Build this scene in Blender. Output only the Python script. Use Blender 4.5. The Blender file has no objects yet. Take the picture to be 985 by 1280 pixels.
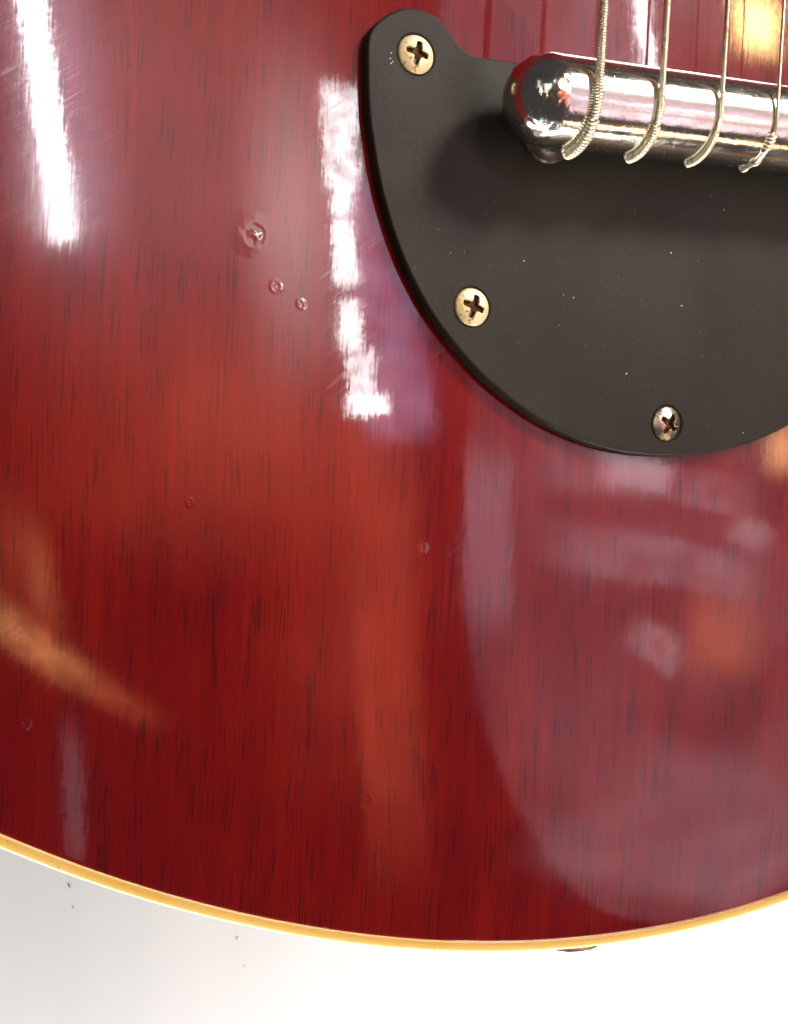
import bpy, bmesh, math, random
from mathutils import Vector, Matrix, noise
MM = 0.001
scene = bpy.context.scene
COL = scene.collection

# ------------------------------------------------------------------ camera
# guitar top = plane z 0 (mm); camera 160 mm away, turned 24 degrees to the left of the top's normal
A = math.radians(24.0); FPX = 1430.0; DIST = 160.0
FW = Vector((math.sin(A), 0, -math.cos(A))); RT = Vector((math.cos(A), 0, math.sin(A))); UP = Vector((0, 1, 0))
CAM = -FW * DIST
cd = bpy.data.cameras.new('camera'); cam = bpy.data.objects.new('camera', cd); COL.objects.link(cam)
cam.matrix_world = Matrix(((RT.x, UP.x, -FW.x, CAM.x * MM), (RT.y, UP.y, -FW.y, CAM.y * MM),
                           (RT.z, UP.z, -FW.z, CAM.z * MM), (0, 0, 0, 1)))
cd.sensor_fit = 'VERTICAL'; cd.sensor_height = 36.0; cd.lens = 36.0 * FPX / 1280.0
cd.clip_start = 0.005; cd.clip_end = 20
cd.dof.use_dof = True; cd.dof.focus_distance = 0.158; cd.dof.aperture_fstop = 45
scene.camera = cam

# ------------------------------------------------------------------ world + exposure
w = bpy.data.worlds.new('World'); scene.world = w; w.use_nodes = True
bg = w.node_tree.nodes['Background']; bg.inputs[0].default_value = (0.95, 0.93, 0.95, 1); bg.inputs[1].default_value = 0.06
scene.view_settings.view_transform = 'Standard'; scene.view_settings.look = 'None'
scene.view_settings.exposure = 0.0; scene.view_settings.gamma = 1.0

# ------------------------------------------------------------------ room lamps and lamps added for reflections and fill (mm; overhead ones sit about 1 m above the guitar)
def lamp(name, loc, size, rad, col, rotz=0.0, soft=0.0, blotch=0.0, bscale=4.0, aim=None, spread=180, shape='RECTANGLE', seed=0.0):
    """area lamp; rad = radiance, soft = feathered edge of its diffuser (share of the half width)"""
    L = bpy.data.lights.new(name, 'AREA'); L.shape = shape
    L.size = size[0] * MM; L.size_y = size[1] * MM
    area = L.size * L.size_y * (math.pi / 4 if shape == 'ELLIPSE' else 1)
    L.energy = rad * area * math.pi; L.color = col; L.spread = math.radians(spread)
    o = bpy.data.objects.new(name, L); COL.objects.link(o)
    o.location = Vector(loc) * MM
    if aim is None:
        o.rotation_euler = (0, 0, math.radians(rotz))
    else:
        o.rotation_euler = (Vector(aim) - Vector(loc)).to_track_quat('-Z', 'Y').to_euler()
    if soft or blotch > 0:
        L.use_nodes = True; nt = L.node_tree; em = nt.nodes['Emission']
        geo = nt.nodes.new('ShaderNodeNewGeometry'); sep = nt.nodes.new('ShaderNodeSeparateXYZ')
        nt.links.new(geo.outputs['Parametric'], sep.inputs[0])
        def m(op, a, b=None, clamp=False):
            n = nt.nodes.new('ShaderNodeMath'); n.operation = op; n.use_clamp = clamp
            for i, v in enumerate((a, b)):
                if v is None: continue
                if isinstance(v, (int, float)): n.inputs[i].default_value = v
                else: nt.links.new(v, n.inputs[i])
            return n.outputs[0]
        pu, pv = sep.outputs[0], sep.outputs[1]
        cmb = nt.nodes.new('ShaderNodeCombineXYZ'); nt.links.new(pu, cmb.inputs[0]); nt.links.new(pv, cmb.inputs[1])
        out = None
        if soft:
            if shape == 'ELLIPSE':
                ln = nt.nodes.new('ShaderNodeVectorMath'); ln.operation = 'DISTANCE'
                nt.links.new(cmb.outputs[0], ln.inputs[0]); ln.inputs[1].default_value = (0.5, 0.5, 0)
                mr = nt.nodes.new('ShaderNodeMapRange'); mr.interpolation_type = 'SMOOTHSTEP'
                nt.links.new(ln.outputs['Value'], mr.inputs[0])
                for k_, v_ in enumerate((0.5, 0.5 - soft * 0.5, 0.0, 1.0)): mr.inputs[k_ + 1].default_value = v_
                out = mr.outputs[0]
            for ax in ((0, 1) if shape != 'ELLIPSE' else ()):
                s = (pu, pv)[ax]
                e = m('SUBTRACT', 0.5, m('ABSOLUTE', m('SUBTRACT', s, 0.5)))      # 0 at the rim, .5 in the middle
                e = m('DIVIDE', e, (soft if isinstance(soft, float) else soft[ax]) * 0.5, clamp=True)
                mr = nt.nodes.new('ShaderNodeMapRange'); mr.interpolation_type = 'SMOOTHSTEP'
                nt.links.new(e, mr.inputs[0])
                out = mr.outputs[0] if out is None else m('MULTIPLY', out, mr.outputs[0])
        if blotch > 0:
            mp = nt.nodes.new('ShaderNodeMapping'); nt.links.new(cmb.outputs[0], mp.inputs[0])
            mp.inputs['Location'].default_value = (seed, seed * 0.7, 0)
            mp.inputs['Scale'].default_value = (bscale * size[0] / max(size) * (0.7 if shape == 'ELLIPSE' else 1), bscale * size[1] / max(size), 1)
            nz = nt.nodes.new('ShaderNodeTexNoise'); nt.links.new(mp.outputs[0], nz.inputs['Vector'])
            nz.inputs['Scale'].default_value = 1.0; nz.inputs['Detail'].default_value = 2.0
            mr = nt.nodes.new('ShaderNodeMapRange'); nt.links.new(nz.outputs[0], mr.inputs[0])
            mr.inputs[1].default_value = 0.35; mr.inputs[2].default_value = 0.65
            mr.inputs[3].default_value = 1.0 - blotch; mr.inputs[4].default_value = 1.0
            out = mr.outputs[0] if out is None else m('MULTIPLY', out, mr.outputs[0])
        nt.links.new(out, em.inputs['Strength'])
    return o
H = 1000
LAMPS = [
    # name, loc, size, radiance, colour, options
    ('tube_lamp', (74, 420, H), (30, 322), 40, (1, 0.98, 1.0), dict(rotz=8, soft=(0.25, 0.06))),
    ('tube_halo_lamp', (84, 425, H + 5), (140, 420), 4.2, (0.86, 0.68, 1.0), dict(rotz=8, soft=(1.0, 0.5))),  # added lamp for the lavender halo round the tube's highlight
    ('window_pane_a', (384, 405, H), (44, 122), 34, (0.95, 0.98, 1.0), dict(soft=0.2, blotch=0.75, bscale=7)),
    ('window_pane_b', (386, 338, H), (28, 40), 32, (0.95, 0.98, 1.0), dict(soft=0.4)),
    ('window_pane_c', (390, 283, H), (28, 76), 36, (0.95, 0.98, 1.0), dict(rotz=4, soft=0.2, blotch=0.4, bscale=6)),
    ('window_pane_d', (398, 204, H), (26, 66), 36, (0.95, 0.98, 1.0), dict(rotz=2, soft=0.2, blotch=0.4, bscale=6, seed=8.0)),
    ('window_pane_e', (412, 145, H), (36, 62), 30, (0.95, 0.98, 1.0), dict(rotz=8, soft=0.2, blotch=0.75, bscale=7, seed=3.0)),
    ('window_pane_f', (420, 118, H), (58, 24), 30, (0.95, 0.98, 1.0), dict(rotz=6, soft=0.25)),
    ('purple_patch_lamp', (448, 225, H), (100, 320), 4.6, (0.78, 0.55, 1.0), dict(rotz=6, soft=(0.4, 0.2), blotch=0.6, bscale=9)),  # added soft lamp for the purple patches beside the panes
    ('pane_haze_lamp', (335, 320, H + 10), (150, 480), 4.4, (1.0, 0.84, 0.84), dict(rotz=2, soft=1.0)),  # lamp added to give the milky haze left of the panes
    ('left_veil_lamp', (215, 405, H + 20), (560, 720), 2.9, (1.0, 0.58, 0.54), dict(soft=0.8, blotch=0.3, bscale=2)),  # added soft lamp in place of the pale ceiling's reflection
    ('warm_strip_lamp', (444, -230, H + 20), (110, 980), 3.2, (1.0, 0.20, 0.10), dict(soft=(0.5, 0.9), blotch=0.45, bscale=8)),  # added warm lamp that edges the dark silhouette in the lacquer
    ('warm_side_lamp', (385, -150, H), (260, 760), 1.9, (1.0, 0.17, 0.08), dict(rotz=-4, soft=1.0, blotch=0.4, bscale=6, seed=4.0)),  # added companion, fades the warm strip out to the left
    ('warm_upper_lamp', (270, 75, H + 20), (560, 360), 4.2, (1.0, 0.20, 0.10), dict(soft=1.0, blotch=0.35, bscale=4)),  # warm lamp added for the red glow above the silhouette
    ('amber_shade', (30, -178, H), (230, 92), 11.0, (1.0, 0.46, 0.17), dict(rotz=-46, soft=1.0, blotch=0.6, bscale=9)),
    ('amber_shade_tail', (110, -245, H), (190, 80), 4.5, (1.0, 0.26, 0.10), dict(rotz=-40, soft=1.0, blotch=0.5, bscale=7)),
    ('red_left_lamp', (35, -60, H), (110, 240), 2.6, (1.0, 0.24, 0.10), dict(soft=1.0, blotch=0.4)),  # added red lamp, continues the glow left of the silhouette
    ('amber_column', (62, -90, H), (50, 200), 3.0, (1.0, 0.42, 0.16), dict(soft=1.0)),
    ('right_veil_lamp', (1100, 0, H + 10), (1112, 1810), 1.25, (1.0, 0.74, 0.85), dict(shape='ELLIPSE', soft=0.03, blotch=0.55, bscale=10, seed=5.0)),  # added ellipse lamp, mirrored as the mauve veil at lower right
    ('lavender_strip_lamp', (584, -30, H), (70, 260), 1.6, (0.94, 0.80, 1.0), dict(soft=(0.25, 0.6))),  # lamp added for the lavender strip along the veil's left edge
    ('veil_band_upper', (815, 40, H), (400, 62), 2.0, (1.0, 0.80, 0.94), dict(rotz=-7, soft=(0.5, 0.4), blotch=0.7, bscale=9, seed=2.0)),  # added lamp that breaks the veil with a bright band
    ('veil_band_mid', (830, -62, H), (420, 74), 2.1, (1.0, 0.80, 0.94), dict(rotz=-10, soft=(0.5, 0.4), blotch=0.6, bscale=9, seed=7.0)),  # second band lamp added to the veil
    ('lower_veil_lamp', (1000, -600, H), (760, 420), 0.95, (1.0, 0.78, 0.88), dict(rotz=-32, soft=0.4)),  # added soft lamp for the mauve wash near the bottom edge
    ('bright_patch_a', (800, 48, H), (130, 52), 4.0, (1.0, 0.82, 0.92), dict(rotz=-12, soft=0.5)),
    ('bright_patch_b', (985, -30, H), (100, 50), 4.6, (1.0, 0.84, 0.90), dict(rotz=-20, soft=0.7, blotch=0.7, bscale=5)),
    ('bright_patch_c', (835, -172, H), (120, 66), 3.6, (1.0, 0.82, 0.86), dict(rotz=-35, soft=0.6, blotch=0.75, bscale=5, seed=1.5)),
    ('amber_patch', (945, -165, H), (170, 170), 4.6, (1.0, 0.24, 0.07), dict(soft=0.8, blotch=0.4)),
    ('amber_bulb_low', (1045, 88, H), (90, 110), 14, (1.0, 0.50, 0.18), dict(soft=1.0)),
    ('skylight_strip', (818, 640, H), (32, 270), 34, (0.96, 0.95, 1.0), dict(rotz=4, soft=(0.8, 0.3))),
    ('top_veil_lamp', (655, 600, H), (270, 230), 1.7, (1.0, 0.72, 0.84), dict(soft=0.15, blotch=0.35, bscale=4)),  # lamp added for the mauve veil at the top right
    ('bulb_orange', (1005, 655, H), (115, 110), 60, (1.0, 0.66, 0.22), dict(soft=0.9)),
    ('grey_streak_lamp', (30, -480, H), (34, 420), 1.1, (0.9, 0.88, 1.0), dict(rotz=-10, soft=0.6)),  # added dim lamp for the pale vertical streak at lower left
]
for i, (nm, loc, size, rad, col, opt) in enumerate(LAMPS):
    lamp(nm, (loc[0], loc[1], H + 2.0 * i), size, rad, col, **opt)        # each at its own height: no two lamps in one plane
# added key light beyond the neck, beam narrowed to fade towards the tail
lamp('key_lamp', (345, 410, 340), (170, 170), 1.6, (1.0, 0.93, 0.84), aim=(58, 88, 0), spread=21)
# unseen lamps added at the left to brighten the bridge's rounded end
lamp('cap_lamp_large', (-450, 250, 800), (380, 420), 1.5, (1.0, 0.93, 0.84), aim=(30, 60, 0))
lamp('cap_lamp_warm', (-330, -60, 620), (130, 130), 3.5, (1.0, 0.72, 0.45), aim=(30, 60, 0))
# warm lamp added low beyond the tail for the bar's amber band
lamp('amber_band_lamp', (800, -1000, 430), (460, 160), 10.0, (1.0, 0.62, 0.32), aim=(40, 60, 10))
# lamps added below the guitar's top to brighten the white board behind
lamp('board_light', (260, -440, -20), (240, 120), 10.0, (1.0, 0.98, 0.90), aim=(165, -70, -110), spread=52)
lamp('board_fill', (-160, -600, -70), (500, 100), 48.0, (0.86, 0.97, 1.0), aim=(-60, -80, -110), spread=120)

# ------------------------------------------------------------------ node helpers
class NT:
    def __init__(s, mat):
        mat.use_nodes = True; s.nt = mat.node_tree; s.b = s.nt.nodes['Principled BSDF']
    def n(s, t, **kw):
        nd = s.nt.nodes.new(t)
        for k, v in kw.items(): setattr(nd, k, v)
        return nd
    def put(s, sock, v):
        if isinstance(v, bpy.types.NodeSocket): s.nt.links.new(v, sock)
        elif v is not None: sock.default_value = v
    def math(s, op, a, b=None, clamp=False):
        nd = s.n('ShaderNodeMath', operation=op, use_clamp=clamp); s.put(nd.inputs[0], a); s.put(nd.inputs[1], b); return nd.outputs[0]
    def vmath(s, op, a, b=None, scale=None):
        nd = s.n('ShaderNodeVectorMath', operation=op); s.put(nd.inputs[0], a); s.put(nd.inputs[1], b)
        if scale is not None: s.put(nd.inputs['Scale'], scale)
        return nd.outputs[0]
    def mapping(s, vec, scale=(1, 1, 1), rot=(0, 0, 0), loc=(0, 0, 0)):
        nd = s.n('ShaderNodeMapping'); s.put(nd.inputs['Vector'], vec)
        nd.inputs['Scale'].default_value = scale; nd.inputs['Rotation'].default_value = rot; nd.inputs['Location'].default_value = loc
        return nd.outputs[0]
    def noise(s, vec, scale=1.0, detail=2.0, rough=0.5, col=False, dist=0.0):
        nd = s.n('ShaderNodeTexNoise'); s.put(nd.inputs['Vector'], vec)
        nd.inputs['Scale'].default_value = scale; nd.inputs['Detail'].default_value = detail
        nd.inputs['Roughness'].default_value = rough; nd.inputs['Distortion'].default_value = dist
        return nd.outputs['Color' if col else 'Fac']
    def rng(s, v, a, b, c=0.0, d=1.0, smooth=False):
        nd = s.n('ShaderNodeMapRange'); nd.interpolation_type = 'SMOOTHSTEP' if smooth else 'LINEAR'
        s.put(nd.inputs[0], v)
        for i, x in enumerate((a, b, c, d)): s.put(nd.inputs[i + 1], x)
        return nd.outputs[0]
    def mix(s, f, a, b, blend='MIX'):
        nd = s.n('ShaderNodeMix', data_type='RGBA', blend_type=blend)
        s.put(nd.inputs[0], f); s.put(nd.inputs[6], a); s.put(nd.inputs[7], b); return nd.outputs[2]
    def obj(s):
        return s.n('ShaderNodeTexCoord').outputs['Object']
    def bump(s, h, strength, dist):
        nd = s.n('ShaderNodeBump'); s.put(nd.inputs['Height'], h); nd.inputs['Strength'].default_value = strength
        nd.inputs['Distance'].default_value = dist; return nd.outputs[0]
    def set(s, **kw):
        for k, v in kw.items(): s.put(s.b.inputs[k.replace('_', ' ')], v)

def rgb(*c): return (c[0], c[1], c[2], 1.0)

# ------------------------------------------------------------------ materials
def mat_lacquer():
    m = bpy.data.materials.new('cherry_lacquer'); t = NT(m); co = t.obj()
    mm = t.vmath('SCALE', co, scale=1000.0)                                  # millimetres
    lean = t.mapping(mm, rot=(0, 0, math.radians(2.0)))
    wob = t.noise(t.mapping(lean, scale=(0.05, 0.018, 0)), detail=1.0, col=True)
    wv = t.vmath('MULTIPLY', t.vmath('SUBTRACT', wob, (0.5, 0.5, 0.5)), (3.0, 0, 0))
    g = t.vmath('ADD', lean, wv)
    band = t.noise(t.mapping(g, scale=(0.16, 0.010, 0)), detail=3.0, rough=0.6)
    streak = t.noise(t.mapping(g, scale=(0.75, 0.022, 0), loc=(17, 2, 0)), detail=4.0, rough=0.68)
    fibre = t.noise(t.mapping(g, scale=(2.0, 0.05, 0)), detail=3.0, rough=0.65)
    fine = t.noise(t.mapping(g, scale=(6.0, 0.30, 0), loc=(31, 7, 0)), detail=2.0)
    pores = t.noise(t.mapping(g, scale=(3.8, 0.115, 0), loc=(5, 3, 0)), detail=2.0, rough=0.5)
    pores2 = t.noise(t.mapping(g, scale=(2.2, 0.05, 0), loc=(55, 13, 0)), detail=2.0)
    dens = t.noise(t.mapping(g, scale=(0.30, 0.09, 0), loc=(9, 1, 0)), detail=3.0, rough=0.6)
    thr = t.rng(dens, 0.30, 0.70, 0.68, 0.50)
    pm = t.rng(t.math('SUBTRACT', pores, thr), 0.0, 0.08, 0, 1)
    pm2 = t.rng(t.math('SUBTRACT', pores2, t.math('ADD', thr, 0.03)), 0.0, 0.08, 0, 1)
    blot = t.noise(t.mapping(mm, scale=(0.06, 0.035, 0), loc=(2, 8, 0)), detail=2.0)
    base = t.mix(t.rng(band, 0.3, 0.7), rgb(0.165, 0.0026, 0.0045), rgb(0.235, 0.0085, 0.0038))
    base = t.mix(t.rng(blot, 0.38, 0.66, 0, 0.5, True), base, rgb(0.125, 0.0016, 0.004))
    base = t.mix(t.rng(streak, 0.38, 0.70, 0.0, 0.5), base, rgb(0.095, 0.002, 0.004))
    base = t.mix(t.rng(fibre, 0.42, 0.75, 0.0, 0.32), base, rgb(0.095, 0.002, 0.004))
    base = t.mix(t.rng(fine, 0.48, 0.75, 0.0, 0.22), base, rgb(0.09, 0.0025, 0.004))
    base = t.mix(t.math('MULTIPLY', pm, 0.6), base, rgb(0.030, 0.003, 0.005))
    base = t.mix(t.math('MULTIPLY', pm2, 0.55), base, rgb(0.034, 0.0035, 0.006))
    # lacquer skin: slight orange peel, buffing scratches that catch the light
    nrm = t.n('ShaderNodeNewGeometry').outputs['Normal']
    def jit(vec, amt): return t.vmath('SCALE', t.vmath('SUBTRACT', vec, (0.5, 0.5, 0.5)), scale=amt)
    peel = jit(t.noise(mm, scale=1.2, detail=3.0, rough=0.65, col=True), 0.007)
    wave = jit(t.noise(mm, scale=0.10, detail=1.0, col=True), 0.006)
    sag = jit(t.noise(t.mapping(g, scale=(3.2, 0.2, 0)), detail=2.0, col=True), 0.009)
    nn = t.vmath('NORMALIZE', t.vmath('ADD', t.vmath('ADD', nrm, peel), t.vmath('ADD', wave, sag)))
    scr = t.mapping(t.mapping(mm, rot=(0, 0, math.radians(-36))), scale=(0.13, 12.0, 0))
    s1 = t.rng(t.noise(scr, detail=1.0), 0.60, 0.72)
    hazy = t.rng(t.noise(mm, scale=0.045, detail=2.0), 0.35, 0.7, 0.02, 0.07)
    scuff = t.noise(t.mapping(scr, scale=(1, 1, 1), loc=(3, 0, 0)), detail=2.0, col=True)
    bn = t.vmath('NORMALIZE', t.vmath('ADD', nrm, jit(scuff, 0.10)))
    t.set(Base_Color=base, Roughness=0.20, Specular_IOR_Level=0.06, Normal=bn, Coat_Weight=1.0, Coat_IOR=1.5,
          Coat_Roughness=t.math('ADD', hazy, t.math('MULTIPLY', s1, 0.085)), Coat_Normal=nn)
    return m

def mat_binding():
    m = bpy.data.materials.new('aged_cream_binding'); t = NT(m); mm = t.vmath('SCALE', t.obj(), scale=1000.0)
    a = t.noise(t.mapping(mm, scale=(0.06, 0.06, 0.3)), detail=3.0)
    c = t.mix(t.rng(a, 0.35, 0.65), rgb(0.80, 0.50, 0.10), rgb(0.85, 0.57, 0.15))
    d = t.noise(mm, scale=1.3, detail=3.0)
    c = t.mix(t.rng(d, 0.66, 0.78, 0, 0.5), c, rgb(0.35, 0.16, 0.04))
    t.set(Base_Color=c, Roughness=0.42, Coat_Weight=0.2, Coat_Roughness=0.2, Subsurface_Weight=0.0)
    return m

def mat_plate():
    m = bpy.data.materials.new('matte_black_plastic'); t = NT(m); mm = t.vmath('SCALE', t.obj(), scale=1000.0)
    a = t.noise(mm, scale=0.05, detail=3.0)
    c = t.mix(t.rng(a, 0.35, 0.65), rgb(0.021, 0.0188, 0.0142), rgb(0.029, 0.0262, 0.0200))
    marks = t.rng(t.noise(mm, scale=0.55, detail=4.0, rough=0.6), 0.66, 0.74, 0, 0.32)
    c = t.mix(marks, c, rgb(0.09, 0.085, 0.075))
    scr = t.rng(t.noise(t.mapping(t.mapping(mm, rot=(0, 0, 0.5)), scale=(0.10, 7.0, 0)), detail=1.0), 0.70, 0.76, 0, 0.12)
    c = t.mix(scr, c, rgb(0.10, 0.095, 0.085))
    h = t.noise(mm, scale=5.5, detail=3.0, rough=0.6)
    h2 = t.noise(mm, scale=0.8, detail=3.0)
    hh = t.math('ADD', h, t.math('MULTIPLY', h2, 1.2))
    rough = t.rng(t.noise(mm, scale=0.12, detail=3.0), 0.3, 0.7, 0.46, 0.56)
    t.set(Base_Color=c, Roughness=rough, Specular_IOR_Level=0.16, Normal=t.bump(hh, 0.55, 0.00006))
    return m

def mat_chrome():
    m = bpy.data.materials.new('worn_nickel_chrome'); t = NT(m); mm = t.vmath('SCALE', t.obj(), scale=1000.0)
    pit = t.noise(mm, scale=2.4, detail=4.0, rough=0.65)
    tarn = t.noise(t.mapping(mm, scale=(0.16, 0.5, 0.5)), detail=4.0, rough=0.6)
    c = t.mix(t.rng(tarn, 0.35, 0.7), rgb(0.80, 0.77, 0.72), rgb(0.60, 0.54, 0.45))
    c = t.mix(t.rng(pit, 0.64, 0.72, 0, 0.75), c, rgb(0.11, 0.085, 0.06))
    r = t.rng(tarn, 0.3, 0.7, 0.07, 0.20)
    r = t.math('ADD', r, t.rng(pit, 0.6, 0.75, 0, 0.3))
    hh = t.math('ADD', t.noise(mm, scale=0.7, detail=4.0, rough=0.55), t.math('MULTIPLY', pit, 0.15))
    t.set(Base_Color=c, Metallic=1.0, Roughness=r, Normal=t.bump(hh, 0.6, 0.00005))
    return m

def mat_metal(name, c1, c2, dirt, rough, sc=1.6, amt=0.8):
    m = bpy.data.materials.new(name); t = NT(m); mm = t.vmath('SCALE', t.obj(), scale=1000.0)
    a = t.noise(mm, scale=0.6, detail=3.0); b = t.noise(mm, scale=sc, detail=3.0, rough=0.6)
    c = t.mix(t.rng(a, 0.35, 0.65), rgb(*c1), rgb(*c2))
    c = t.mix(t.rng(b, 0.58, 0.68, 0, amt), c, rgb(*dirt))
    t.set(Base_Color=c, Metallic=1.0, Roughness=t.rng(b, 0.3, 0.75, rough, rough + 0.3), Normal=t.bump(b, 0.5, 0.00006))
    return m

def mat_plain(name, c, rough=0.5, metallic=0.0):
    m = bpy.data.materials.new(name); t = NT(m); mm = t.vmath('SCALE', t.obj(), scale=1000.0)
    a = t.noise(mm, scale=1.1, detail=2.0)
    t.set(Base_Color=t.mix(a, rgb(*[x * 0.85 for x in c]), rgb(*[min(1, x * 1.12) for x in c])), Roughness=rough, Metallic=metallic)
    return m

def mat_board():
    m = bpy.data.materials.new('white_vinyl_board'); t = NT(m); mm = t.vmath('SCALE', t.obj(), scale=1000.0)
    wv = t.n('ShaderNodeTexWave', wave_type='BANDS', bands_direction='Y'); t.put(wv.inputs['Vector'], t.mapping(mm, rot=(0, 0, 0.12)))
    wv.inputs['Scale'].default_value = 0.45; wv.inputs['Distortion'].default_value = 0.6
    st = t.noise(t.mapping(mm, scale=(0.05, 0.004, 0)), detail=2.0)
    c = t.mix(t.rng(st, 0.35, 0.65), rgb(0.68, 0.765, 0.775), rgb(0.75, 0.80, 0.80))
    c = t.mix(t.math('MULTIPLY', wv.outputs['Fac'], 0.03), c, rgb(0.68, 0.71, 0.71))
    t.set(Base_Color=c, Roughness=0.55, Normal=t.bump(wv.outputs['Fac'], 0.1, 0.00003))
    return m

LAC = mat_lacquer(); BIND = mat_binding(); PLATE = mat_plate(); CHROME = mat_chrome(); BOARD = mat_board()
BRASS = mat_metal('worn_brass', (0.88, 0.72, 0.40), (0.95, 0.85, 0.58), (0.22, 0.15, 0.07), 0.5)
TARN = mat_metal('tarnished_nickel', (0.55, 0.48, 0.38), (0.42, 0.34, 0.24), (0.07, 0.05, 0.03), 0.22, 1.1, 0.9)
GRIME = mat_metal('grimy_recess', (0.16, 0.10, 0.05), (0.09, 0.06, 0.03), (0.03, 0.02, 0.012), 0.45)
NICKEL = mat_metal('nickel_string', (0.88, 0.77, 0.58), (0.78, 0.66, 0.47), (0.26, 0.19, 0.12), 0.26, 0.9, 0.6)
DARKNI = mat_metal('dark_nickel', (0.12, 0.10, 0.085), (0.07, 0.06, 0.05), (0.02, 0.015, 0.012), 0.35)
DUST = mat_plain('pale_dust', (0.75, 0.73, 0.68), 0.8)
SPECK = mat_plain('dark_speck', (0.10, 0.09, 0.08), 0.8)
HOLE = mat_plain('dark_hole', (0.012, 0.010, 0.009), 0.7)

# ------------------------------------------------------------------ geometry helpers (all in millimetres)
def px(x, y, z=0.0):
    """point of the plane at height z that the photograph shows at pixel x, y"""
    d = FW * FPX + RT * (x - 492.5) + UP * (640 - y)
    return CAM + d * ((z - CAM.z) / d.z)

ROOT_LOC = Vector((34.0, -66.0, -45.0))
def root(name, loc):
    o = bpy.data.objects.new(name, None); COL.objects.link(o); o.location = loc * MM
    o.empty_display_size = 0.01; return o

def mesh(name, verts, faces, mats, parent=None, flat=(), midx=None, world=True):
    me = bpy.data.meshes.new(name)
    me.from_pydata([tuple(c * MM for c in v) for v in verts], [], faces)
    for m_ in (mats if isinstance(mats, (list, tuple)) else [mats]): me.materials.append(m_)
    me.polygons.foreach_set('use_smooth', [True] * len(me.polygons))
    for f in flat: me.polygons[f].use_smooth = False
    if midx:
        for i, k in midx.items(): me.polygons[i].material_index = k
    me.update()
    o = bpy.data.objects.new(name, me); COL.objects.link(o)
    attach(o, parent)
    return o

def attach(o, parent):
    if parent is None: return
    o.parent = parent
    if parent.type == 'EMPTY' and parent.parent is None:
        o.location = o.location - parent.location        # parts keep their own world place
    return o

def sweep(path, rad, sides=10, cap=True):
    """tube along a list of Vectors; rad = number or list"""
    n = len(path); V = []; F = []
    T = [(path[min(i + 1, n - 1)] - path[max(i - 1, 0)]).normalized() for i in range(n)]
    a = Vector((0, 0, 1)) if abs(T[0].z) < 0.9 else Vector((1, 0, 0))
    N = (a - T[0] * a.dot(T[0])).normalized()
    for i in range(n):
        N = (N - T[i] * N.dot(T[i])).normalized(); B = T[i].cross(N)
        r = rad[i] if isinstance(rad, (list, tuple)) else rad
        for k in range(sides):
            q = 2 * math.pi * k / sides
            V.append(path[i] + N * (math.cos(q) * r) + B * (math.sin(q) * r))
        if i:
            for k in range(sides):
                k2 = (k + 1) % sides; o0 = (i - 1) * sides; o1 = i * sides
                F.append((o0 + k, o0 + k2, o1 + k2, o1 + k))
    if cap:
        F.append(tuple(range(sides - 1, -1, -1))); F.append(tuple((n - 1) * sides + k for k in range(sides)))
    return V, F

def resample(path, step):
    out = [path[0]]; acc = 0.0; prev = path[0]
    for p in path[1:]:
        seg = (p - prev).length
        while seg > 0 and acc + seg >= step:
            prev = prev + (p - prev) * ((step - acc) / seg); out.append(prev.copy()); seg = (p - prev).length; acc = 0.0
        acc += seg; prev = p
    return out

def helix(path, R, pitch, wire, seg=10, sides=5, jitter=0.0):
    """wire wound round a path"""
    pts = resample(path, pitch / seg); n = len(pts); out = []
    T = [(pts[min(i + 1, n - 1)] - pts[max(i - 1, 0)]).normalized() for i in range(n)]
    a = Vector((0, 0, 1)) if abs(T[0].z) < 0.9 else Vector((1, 0, 0))
    N = (a - T[0] * a.dot(T[0])).normalized()
    rnd = random.Random(4)
    ph = 0.0
    for i in range(n):
        N = (N - T[i] * N.dot(T[i])).normalized(); B = T[i].cross(N)
        ph += 2 * math.pi / seg * (1 + jitter * (rnd.random() - 0.5))
        out.append(pts[i] + N * (math.cos(ph) * R) + B * (math.sin(ph) * R))
    return sweep(out, wire, sides)

def catmull(ctrl, sub, closed=True):
    out = []; n = len(ctrl)
    for i in range(n if closed else n - 1):
        p = [ctrl[(i + k) % n] if closed else ctrl[max(0, min(n - 1, i + k))] for k in (-1, 0, 1, 2)]
        for s in range(sub):
            t = s / sub
            out.append(0.5 * (2 * p[1] + (p[2] - p[0]) * t + (2 * p[0] - 5 * p[1] + 4 * p[2] - p[3]) * t * t + (3 * p[1] - p[0] - 3 * p[2] + p[3]) * t ** 3))
    if not closed: out.append(ctrl[-1].copy())
    return out

# ------------------------------------------------------------------ the setting: white board behind the guitar
BZ = -110.0
bo = mesh('backdrop_board', [(-700, -600, BZ), (800, -600, BZ), (800, 800, BZ), (-700, 800, BZ)], [(0, 1, 2, 3)], BOARD)
bo['kind'] = 'structure'
V = []; F = []
rs = random.Random(3)
for (x, y, l, a) in ((86, 1107, 1.3, -1.1), (91, 1134, 0.45, 0.3), (296, 1172, 0.9, 1.4), (305, 1207, 0.3, 0)):
    c = px(x, y, BZ + 0.02); d = Vector((math.cos(a), math.sin(a), 0)); e = Vector((-d.y, d.x, 0))
    b = len(V)
    for q in range(8):
        g = 2 * math.pi * q / 8; V.append(c + d * (math.cos(g) * l * 0.5) + e * (math.sin(g) * 0.17))
    V.append(c + Vector((0, 0, 0.08)))
    F += [(b + q, b + (q + 1) % 8, b + 8) for q in range(8)]
sp = mesh('dirt_speck', V, F, SPECK, bo); sp['kind'] = 'stuff'

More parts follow.
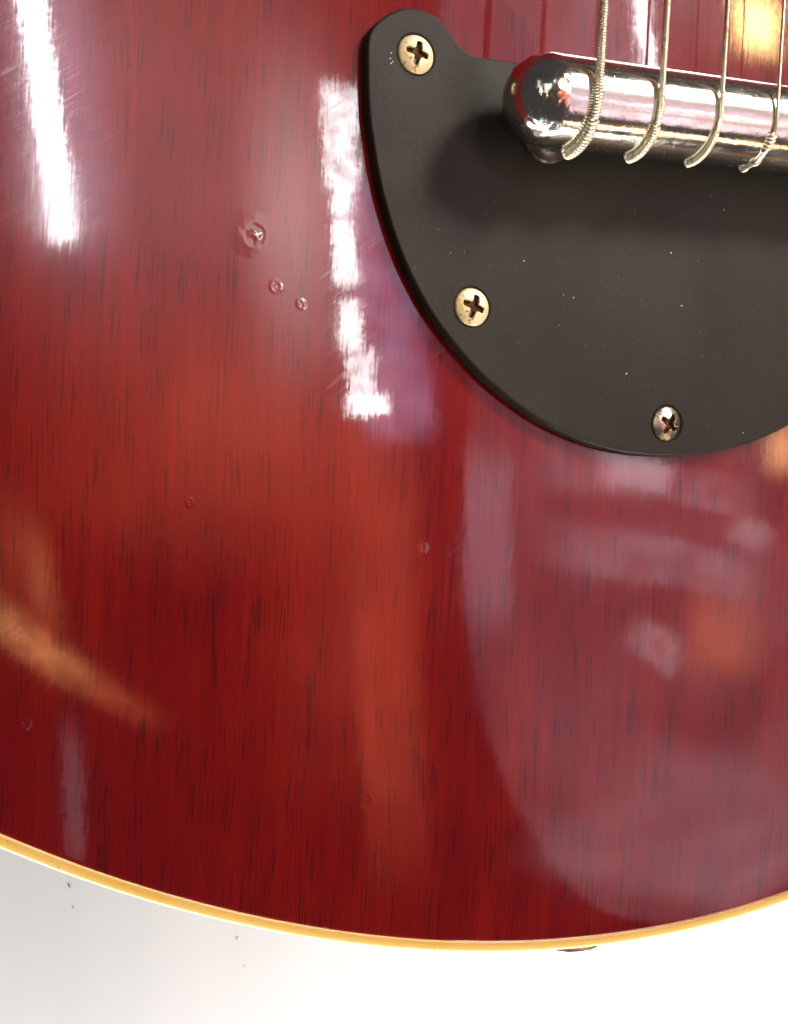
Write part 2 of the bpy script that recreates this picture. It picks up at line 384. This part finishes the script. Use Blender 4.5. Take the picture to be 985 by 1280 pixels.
# ------------------------------------------------------------------ the guitar
guitar = root('electric_guitar', ROOT_LOC)
guitar['label'] = 'glossy cherry red electric guitar with cream binding, black pickguard and chrome bridge'
guitar['category'] = 'guitar'

# --- body: outline as radius round the middle of the lower bout
BC = Vector((44.3, 127.1)); LEAN = math.radians(3.7)
RAD = [(0, 194.5), (12, 194.5), (24, 194.5), (36, 194.3), (48, 191), (60, 183), (72, 172), (84, 158), (96, 146), (108, 138), (120, 137),
       (132, 145), (144, 162), (154, 182), (161, 184), (167, 168), (173, 158), (180, 156)]
def lerp_rad(deg):
    deg = (deg + 180) % 360 - 180
    return rad_sym(abs(deg)) - 0.6 * math.exp(-((deg + 14) / 20.0) ** 2)
def rad_sym(deg):
    pts = RAD
    for i in range(len(pts) - 1):
        if pts[i][0] <= deg <= pts[i + 1][0]:
            p0 = pts[max(i - 1, 0)] if i else (-pts[1][0], pts[1][1]); p1 = pts[i]; p2 = pts[i + 1]
            p3 = pts[i + 2] if i + 2 < len(pts) else (360 - pts[i][0], pts[i][1])
            t = (deg - p1[0]) / (p2[0] - p1[0]); h = p2[0] - p1[0]
            m1 = (p2[1] - p0[1]) / (p2[0] - p0[0]) * h; m2 = (p3[1] - p1[1]) / (p3[0] - p1[0]) * h
            return (2 * t**3 - 3 * t**2 + 1) * p1[1] + (t**3 - 2 * t**2 + t) * m1 + (-2 * t**3 + 3 * t**2) * p2[1] + (t**3 - t**2) * m2
    return pts[-1][1]
K_ROLL, W_ROLL = 2.0, 45.0
def ztop(d):
    s = max(0.0, 1 - d / W_ROLL); return -K_ROLL * s ** 3
NA = 720
ANG = []
for i in range(NA):
    q = 360.0 * i / NA; th = math.radians(q) - math.pi / 2 - LEAN
    ANG.append((Vector((math.cos(th), math.sin(th))), lerp_rad(q)))
BW = 1.65                                                   # binding width
depths = [BW, BW + 0.12, 2.1, 2.6, 3.2, 4] + [5 + 1.5 * i for i in range(30)] + [52, 60, 70, 80, 90, 105, 120]
V = []; F = []
for d in depths:
    for u, r in ANG:
        rho = r - d
        if d > 52: rho = (r - 52) * (1 - (d - 52) / 75.0)
        z = ztop(d) - (0.10 if d == BW else 0.0)
        V.append((BC.x + u.x * rho, BC.y + u.y * rho, z))
for j in range(len(depths) - 1):
    for i in range(NA):
        k = (i + 1) % NA; F.append((j * NA + i, j * NA + k, (j + 1) * NA + k, (j + 1) * NA + i))
V.append((BC.x, BC.y, 0)); c = len(V) - 1; b = (len(depths) - 1) * NA
for i in range(NA): F.append((b + i, b + (i + 1) % NA, c))
top_n = len(V)
# side wall and back
side = [(BW, -2.9), (0.06, -7.0), (0.0, -9), (0.0, -38), (0.5, -42), (2.5, -44.2), (5, -45)]
for d, z in side:
    for u, r in ANG: V.append((BC.x + u.x * (r - d), BC.y + u.y * (r - d), z))
ring0 = 0
prev = 0
for j in range(len(side)):
    cur = top_n + j * NA
    for i in range(NA):
        k = (i + 1) % NA; F.append((prev + k, prev + i, cur + i, cur + k))
    prev = cur
F.append(tuple(prev + i for i in range(NA)))
body = mesh('body', V, F, LAC, guitar, flat=[len(F) - 1])
# --- binding: rounded strip let into the edge
V = []; F = []
prof = [(BW - 0.02, -3.0)]
zt = ztop(0.6)
prof = [(BW - 0.01, zt - 0.5), (BW - 0.02, ztop(BW) - 0.03), (1.2, ztop(1.2) + 0.01), (0.8, ztop(0.8)), (0.30, ztop(0.3) - 0.01), (0.12, ztop(0.1) - 0.06),
        (0.03, ztop(0) - 0.16), (0.0, ztop(0) - 0.34), (-0.02, -6.0), (0.02, -6.9), (0.3, -7.0)]
for d, z in prof:
    for u, r in ANG: V.append((BC.x + u.x * (r - d), BC.y + u.y * (r - d), z))
for j in range(len(prof) - 1):
    for i in range(NA):
        k = (i + 1) % NA; F.append((j * NA + k, j * NA + i, (j + 1) * NA + i, (j + 1) * NA + k))
bind = mesh('binding', V, F, BIND, body)
bind['label'] = 'thin cream yellow binding round the body edge'

# --- damage in the lacquer: small patches that rise out of the surface
def patch(name, cx, cy, r, hf, label=None, n=56, base=0.0):
    c_ = px(cx, cy, 0); V = []; F = []
    for j in range(n + 1):
        for i in range(n + 1):
            x = (i / n * 2 - 1); y = (j / n * 2 - 1); rr = math.hypot(x, y)
            fall = max(0.0, 1 - rr) ; e = fall * fall * (3 - 2 * fall)
            h = hf(x * r, y * r) * min(1, e * 1.6) - 0.006 + 0.012 * e
            dd = lerp_d(c_.x + x * r, c_.y + y * r)
            V.append((c_.x + x * r, c_.y + y * r, ztop(dd) + h))
    for j in range(n):
        for i in range(n):
            a_ = j * (n + 1) + i; F.append((a_, a_ + 1, a_ + n + 2, a_ + n + 1))
    o = mesh(name, V, F, LAC, body)
    if label: o['label'] = label
    return o
def lerp_d(x, y):
    v = Vector((x - BC.x, y - BC.y)); q = math.degrees(math.atan2(v.y, v.x) + math.pi / 2 + LEAN)
    return lerp_rad(q) - v.length
def gs(x, y, cx, cy, s): return math.exp(-((x - cx) ** 2 + (y - cy) ** 2) / (2 * s * s))
def blister(x, y):
    n1 = noise.noise(Vector((x * 0.55, y * 0.55, 3.1)))
    rr = math.hypot((x + 0.35) / 1.2, y * 1.0) + 0.5 * n1
    skin = 0.05 / (1 + math.exp((rr - 2.25) / 0.16))                              # lifted skin
    flap = 0.11 / (1 + math.exp((math.hypot(x - 0.55, (y + 0.1) * 0.9) + 0.35 * n1 - 1.35) / 0.09)) * (0.45 + 0.4 * (x + y * 0.5 + 1.2) / 2)
    hole = -0.15 * gs(x, y, 0.75, -0.35, 0.50) + 0.10 * gs(x, y, 0.45, -0.75, 0.28) - 0.06 * gs(x, y, 0.35, 0.1, 0.2)
    core = skin + flap + hole + 0.06 * gs(x, y, -0.95, 0.05, 0.40)
    return 0.040 * math.exp(-(rr / 2.6) ** 2) - 0.30 * core + 0.006 * noise.noise(Vector((x * 1.5, y * 1.5, 0.3))) + 0.022
def ding(s, e, a):
    def f(x, y):
        u = x * math.cos(a) + y * math.sin(a); v = -x * math.sin(a) + y * math.cos(a)
        q = math.hypot(u / e, v) * (1 + 0.25 * noise.noise(Vector((x * 1.5, y * 1.5, s * 9))))
        skirt = 0.014 * math.exp(-(q / (2.0 * s)) ** 2)
        dent = -0.034 * s / 0.6 / (1 + math.exp((q - s) / (s * 0.14)))
        return skirt + dent + 0.012 * gs(x, y, -0.2 * s, -0.25 * s, s * 0.3) + 0.004
    return f
patch('lacquer_chip', 313, 292, 4.2, blister, 'largest chipped blister in the lacquer', n=96)
patch('lacquer_chip', 345, 358, 1.7, ding(0.52, 0.9, 0.3), n=48)
patch('lacquer_chip', 376, 380, 1.4, ding(0.40, 0.72, 0.2), n=40)
patch('lacquer_chip', 529, 685, 1.6, ding(0.5, 0.45, -0.2), n=40)
patch('lacquer_chip', 457, 1002, 2.0, ding(0.75, 1.0, 0.5), n=48)
patch('lacquer_chip', 237, 628, 1.2, ding(0.4, 0.6, 0.1), n=36)
patch('lacquer_chip', 31, 905, 1.5, ding(0.45, 0.5, 0.2), n=36)

# --- strap button under the edge
u0, r0 = ANG[0]
def edge_point(x):
    best = min(ANG, key=lambda a_: abs(BC.x + a_[0].x * a_[1] - x) + (1000 if a_[0].y > 0 else 0)); return best
ub, rb = edge_point(41.5)
axis = Vector((ub.x, ub.y, 0)); tang = Vector((-ub.y, ub.x, 0)); c0 = Vector((BC.x + ub.x * rb, BC.y + ub.y * rb, -22))
V = []; F = []
prof = [(0, 5.6), (0.6, 5.6), (1.2, 4.2), (2.6, 3.6), (4.0, 4.2), (5.4, 6.0), (6.2, 6.4), (6.9, 5.8), (7.2, 3.6), (7.3, 0.01)]
for t_, r_ in prof:
    for k in range(32):
        q = 2 * math.pi * k / 32; V.append(c0 + axis * t_ + tang * (math.cos(q) * r_) + Vector((0, 0, math.sin(q) * r_)))
for j in range(len(prof) - 1):
    for k in range(32):
        k2 = (k + 1) % 32; F.append((j * 32 + k, j * 32 + k2, (j + 1) * 32 + k2, (j + 1) * 32 + k))
mesh('strap_button', V, F, TARN, guitar)

# --- pickguard: 2 mm plate with rounded rim and three countersunk holes
PT = 2.0
OUT = [(639, 76), (612, 72.2), (598, 70), (586, 66), (574, 55), (562, 38.6), (549.6, 23), (535, 14), (521, 10), (507, 9), (491, 14), (476.5, 23), (466, 33.5),
       (460, 47), (458.7, 67), (459, 101), (461, 142), (465, 172), (474, 225), (487, 275), (502.5, 319), (521, 359), (543, 397), (571, 434),
       (602.5, 469), (639, 500), (678, 527), (717, 546.6), (756, 560), (795.5, 567.5), (834.6, 569.7), (873.7, 568), (912.7, 561),
       (952, 548.6), (990, 530), (1030, 500), (1068, 455), (1098, 400), (1118, 330), (1128, 255), (1126, 190), (1108, 158), (1080, 145),
       (1000, 130), (900, 115), (800, 100), (720, 88)]
ctrl = [px(x, y, PT) for x, y in OUT]
out = catmull(ctrl, 6)
no = len(out)
nor = []
for i in range(no):
    tg = out[(i + 1) % no] - out[i - 1]; nor.append(Vector((tg.y, -tg.x, 0)).normalized())
area = sum(out[i].x * out[(i + 1) % no].y - out[(i + 1) % no].x * out[i].y for i in range(no))
if area < 0: nor = [-q for q in nor]                       # outward
SCREWS = [(520, 68), (590, 384), (834, 530)]
HR = 3.05
bm = bmesh.new()
def ring(pts): return [bm.verts.new(p) for p in pts]
def loft(a_, b_):
    for i in range(len(a_)):
        k = (i + 1) % len(a_)
        f = bm.faces.new((a_[i], a_[k], b_[k], b_[i])); f.smooth = True
rim = [(0.0, 0.02), (0.0, PT - 0.7), (0.04, PT - 0.42), (0.12, PT - 0.20), (0.24, PT - 0.06), (0.42, PT)]
rings = [ring([(p.x - n_.x * d, p.y - n_.y * d, z) for p, n_ in zip(out, nor)]) for d, z in rim]
for a_, b_ in zip(rings, rings[1:]): loft(a_, b_)
edges = []
def loop_edges(r):
    return [bm.edges.get((r[i], r[(i + 1) % len(r)])) or bm.edges.new((r[i], r[(i + 1) % len(r)])) for i in range(len(r))]
edges += loop_edges(rings[-1])
holes = []
for x, y in SCREWS:
    c_ = px(x, y, PT)
    hr = [ring([(c_.x + math.cos(2 * math.pi * k / 40) * r_, c_.y + math.sin(2 * math.pi * k / 40) * r_, z) for k in range(40)])
          for r_, z in ((HR, PT), (HR - 0.18, PT - 0.28), (HR - 1.1, PT - 1.3), (HR - 1.3, 0.05))]
    for a_, b_ in zip(hr, hr[1:]): loft(a_, b_)
    edges += loop_edges(hr[0])
res = bmesh.ops.triangle_fill(bm, edges=edges, use_beauty=True, normal=(0, 0, 1))
for f in res['geom']:
    if isinstance(f, bmesh.types.BMFace): f.smooth = False
bmesh.ops.recalc_face_normals(bm, faces=bm.faces)
for v in bm.verts: v.co *= MM
me = bpy.data.meshes.new('pickguard'); bm.to_mesh(me); bm.free(); me.materials.append(PLATE)
guard = bpy.data.objects.new('pickguard', me); COL.objects.link(guard); attach(guard, guitar)
guard['label'] = 'matte black pickguard plate held by three screws'

# --- screws: oval heads with a cross recess
def make_screw(name, rot, seed, mats):
    NR, NK = 44, 96; R0 = 2.78; V = []; F = []; mi = {}
    dep = []
    for j in range(NR + 1):
        r = R0 * (j / NR)
        for k in range(NK):
            q = 2 * math.pi * k / NK; x = r * math.cos(q); y = r * math.sin(q)
            z = 0.92 * (1 - (r / R0) ** 2.3) ** 1.0 if r < R0 else 0.0
            z -= 0.30 * max(0, (r / R0 - 0.93) / 0.07) ** 2
            xa, ya = abs(x), abs(y)
            arm = 0.47 + 0.03 * noise.noise(Vector((x * 2, y * 2, seed)))
            L1 = 1.66 + 0.12 * noise.noise(Vector((round(q * 2 / math.pi), seed, 1.0)))
            def bx_(a_, b_): return max(a_ - L1 + 0.25 * b_, b_ - arm * (1.12 - 0.22 * a_))
            d = min(bx_(xa, ya), bx_(ya, xa), math.hypot(x, y) - 0.74)
            t_ = min(1.0, max(0.0, (0.06 - d) / 0.13))
            depth = (1.25 - 0.28 * r) * t_
            z2 = z - depth + 0.035 * noise.noise(Vector((x * 1.6, y * 1.6, seed * 3 + 5)))
            # burred lips of the slot
            z2 += 0.06 * math.exp(-((d - 0.13) / 0.08) ** 2) * (0.5 + noise.noise(Vector((x * 1.3, y * 1.3, seed + 2))))
            V.append((x, y, z2)); dep.append(t_)
    for j in range(NR):
        for k in range(NK):
            k2 = (k + 1) % NK; f = (j * NK + k, (j + 1) * NK + k, (j + 1) * NK + k2, j * NK + k2)
            if sum(dep[v] for v in f) > 1.4: mi[len(F)] = 1
            F.append(f)
    b = NR * NK                                                   # skirt down into the countersink
    for k in range(NK):
        q = 2 * math.pi * k / NK; V.append((1.6 * math.cos(q), 1.6 * math.sin(q), -1.3))
    for k in range(NK): F.append((b + k, b + NK + k, b + NK + (k + 1) % NK, b + (k + 1) % NK))
    o = mesh(name, V, F, mats, None, midx=mi); o.rotation_euler = (0, 0, rot); return o
for i, ((x, y), rot, sd, mats, lab, tilt, dz) in enumerate(zip(SCREWS, (math.radians(-12), math.radians(-18), math.radians(-32)), (1.3, 1.3, 6.1),
        ([BRASS, GRIME], [BRASS, GRIME], [TARN, GRIME]),
        ('brass screw in the top lobe of the pickguard', 'brass screw half way down the left rim of the pickguard', 'tarnished dark screw at the bottom rim of the pickguard'),
        ((0, 0), (0, 0), (0.04, 0.09)), (-0.02, 0.0, -0.18))):
    s = make_screw('screw', rot, sd + i * 0.37, mats)
    s.rotation_euler = (tilt[0], tilt[1], rot)
    c_ = px(x, y, PT); s.location = Vector((c_.x, c_.y, PT + dz)) * MM
    s.parent = guard; s['label'] = lab

# --- dust and scuffs lying on the plate
V = []; F = []
rs = random.Random(11)
spots = [(655, 326, .35), (839, 316, .28), (783, 467, .30), (489, 66, .2), (488, 73, .22), (491, 77, .25), (489, 79, .2), (929, 541, .25), (563, 316, .2), (548, 287, .15),
         (717, 372, .22), (852, 382, .3), (905, 262, .2)]
for _ in range(46):
    spots.append((rs.uniform(475, 970), rs.uniform(230, 545), rs.uniform(0.05, 0.12)))
for x, y, s_ in spots:
    c_ = px(x, y, PT + 0.01)
    ok = True
    # inside the plate only
    inside = False; j = no - 1
    for i in range(no):
        if (out[i].y > c_.y) != (out[j].y > c_.y) and c_.x < (out[j].x - out[i].x) * (c_.y - out[i].y) / (out[j].y - out[i].y) + out[i].x: inside = not inside
        j = i
    if not inside: continue
    b = len(V); a0 = rs.uniform(0, 6.28); el = rs.uniform(0.4, 1.0)
    for q in range(6):
        g = 2 * math.pi * q / 6; rr = s_ * 0.5 * rs.uniform(0.6, 1.2)
        dx, dy = math.cos(g) * rr, math.sin(g) * rr * el
        V.append(c_ + Vector((dx * math.cos(a0) - dy * math.sin(a0), dx * math.sin(a0) + dy * math.cos(a0), 0)))
    V.append(c_ + Vector((0, 0, s_ * 0.25)))
    F += [(b + q, b + (q + 1) % 6, b + 6) for q in range(6)]
du = mesh('dust', V, F, DUST, guard); du['kind'] = 'stuff'

# --- bridge: wraparound bar on two studs
BZC = 10.0; BR = 6.25
b0 = Vector((19.0, 57.0, BZC)); ax = Vector((math.cos(math.radians(2.4)), math.sin(math.radians(2.4)), 0)); side_v = Vector((-ax.y, ax.x, 0)); zv = Vector((0, 0, 1))
BL = 70.0
V = []; F = []
st = []
for i in range(49):
    q = math.pi / 2 * i / 48; st.append((-BR * 1.02 * math.cos(q), max(0.01, BR * math.sin(q) ** 0.92)))
n_str = 60
for i in range(1, n_str + 1): st.append((BL * i / n_str, BR))
for i in range(1, 25):
    q = math.pi / 2 * i / 24; st.append((BL + BR * math.sin(q), max(0.01, BR * math.cos(q))))
NS = 120
for t_, r_ in st:
    for k in range(NS):
        q = 2 * math.pi * k / NS
        cap = max(0.0, min(1.0, (2.0 - t_) / 4.0))
        pos = Vector((t_, math.cos(q) * r_, math.sin(q) * r_))
        rr = r_ * (1 + 0.003 * noise.noise(pos * 0.3)) + cap * (0.13 * noise.noise(pos * 0.7) + 0.06 * noise.noise(pos * 1.6))
        V.append(b0 + ax * t_ + side_v * (math.cos(q) * rr) + zv * (math.sin(q) * rr * 0.985))
for j in range(len(st) - 1):
    for k in range(NS):
        k2 = (k + 1) % NS; F.append((j * NS + k, (j + 1) * NS + k, (j + 1) * NS + k2, j * NS + k2))
bridge = mesh('bridge', V, F, CHROME, guitar)
bridge['label'] = 'worn chrome bridge bar with rounded end'
def lathe_z(name, c_, prof, mat, parent, n=40):
    V = []; F = []
    for r_, z in prof:
        for k in range(n):
            q = 2 * math.pi * k / n; V.append((c_.x + math.cos(q) * r_, c_.y + math.sin(q) * r_, z))
    for j in range(len(prof) - 1):
        for k in range(n):
            k2 = (k + 1) % n; F.append((j * n + k, j * n + k2, (j + 1) * n + k2, (j + 1) * n + k))
    return mesh(name, V, F, mat, parent)
for t_ in (4.6, BL - 4.6):
    c_ = b0 + ax * t_ - side_v * 1.2
    lathe_z('stud', c_, [(4.9, 0.3), (4.9, 2.3), (4.6, 2.6), (3.6, 2.65), (3.6, 5.2), (4.4, 5.5), (4.4, 7.0)], DARKNI, bridge)

# --- strings: over the top of the bar, round its tail side, into the bar from below
STR = [(22.7, 0.62, True), (33.1, 0.48, True), (43.6, 0.36, True), (53.9, 0.24, False), (64.4, 0.19, False), (74.6, 0.15, False)]
sl = math.tan(math.radians(3.8))
for i, (sx, sr, wound) in enumerate(STR):
    t0 = (sx - b0.x) / ax.x
    cb = b0 + ax * t0                                               # on the bar's axis
    sd = Vector((sl, 1, 0)).normalized()
    R_ = BR + sr * 0.92
    path = []
    topp = cb + zv * R_ 
    for k in range(50):
        L_ = 260.0 * (1 - k / 50); path.append(topp + sd * L_ + zv * (L_ * 0.012))
    nwrap = 0
    for k in range(0, 41):
        q = math.radians(90 + 3.1 * k)                         # 90 = top of the bar, growing towards the tail
        rr = R_ - (0 if k < 32 else (k - 32) * 0.62)
        path.append(cb + side_v * (math.cos(q) * rr) + zv * (math.sin(q) * rr) - ax * (0.006 * k))
    core = sr if not wound else sr * 0.80
    V, F = sweep(path, core, 10)
    s = mesh('string', V, F, NICKEL, guitar)
    if wound:
        wr = sr * 0.30
        V, F = helix(path[:50 + 12], sr * 0.78, wr * 2.15 * (1.0 if i == 0 else 1.0), wr, 9, 5)
        mesh('winding', V, F, NICKEL, s)
        wr = sr * 0.36
        V, F = helix(path[50 + 11:50 + 41], sr * 1.02, wr * 2.3, wr, 10, 6, 0.12)
        mesh('end_winding', V, F, NICKEL, s)
    elif i == 3:
        V, F = helix(path[50 + 9:50 + 17], sr * 1.7, sr * 2.3, sr * 0.85, 10, 6, 0.2)
        mesh('end_winding', V, F, NICKEL, s)
        V, F = helix(path[50 + 16:50 + 41], sr * 1.3, sr * 12, sr * 0.95, 16, 6, 0.1)
        mesh('end_winding', V, F, NICKEL, s)
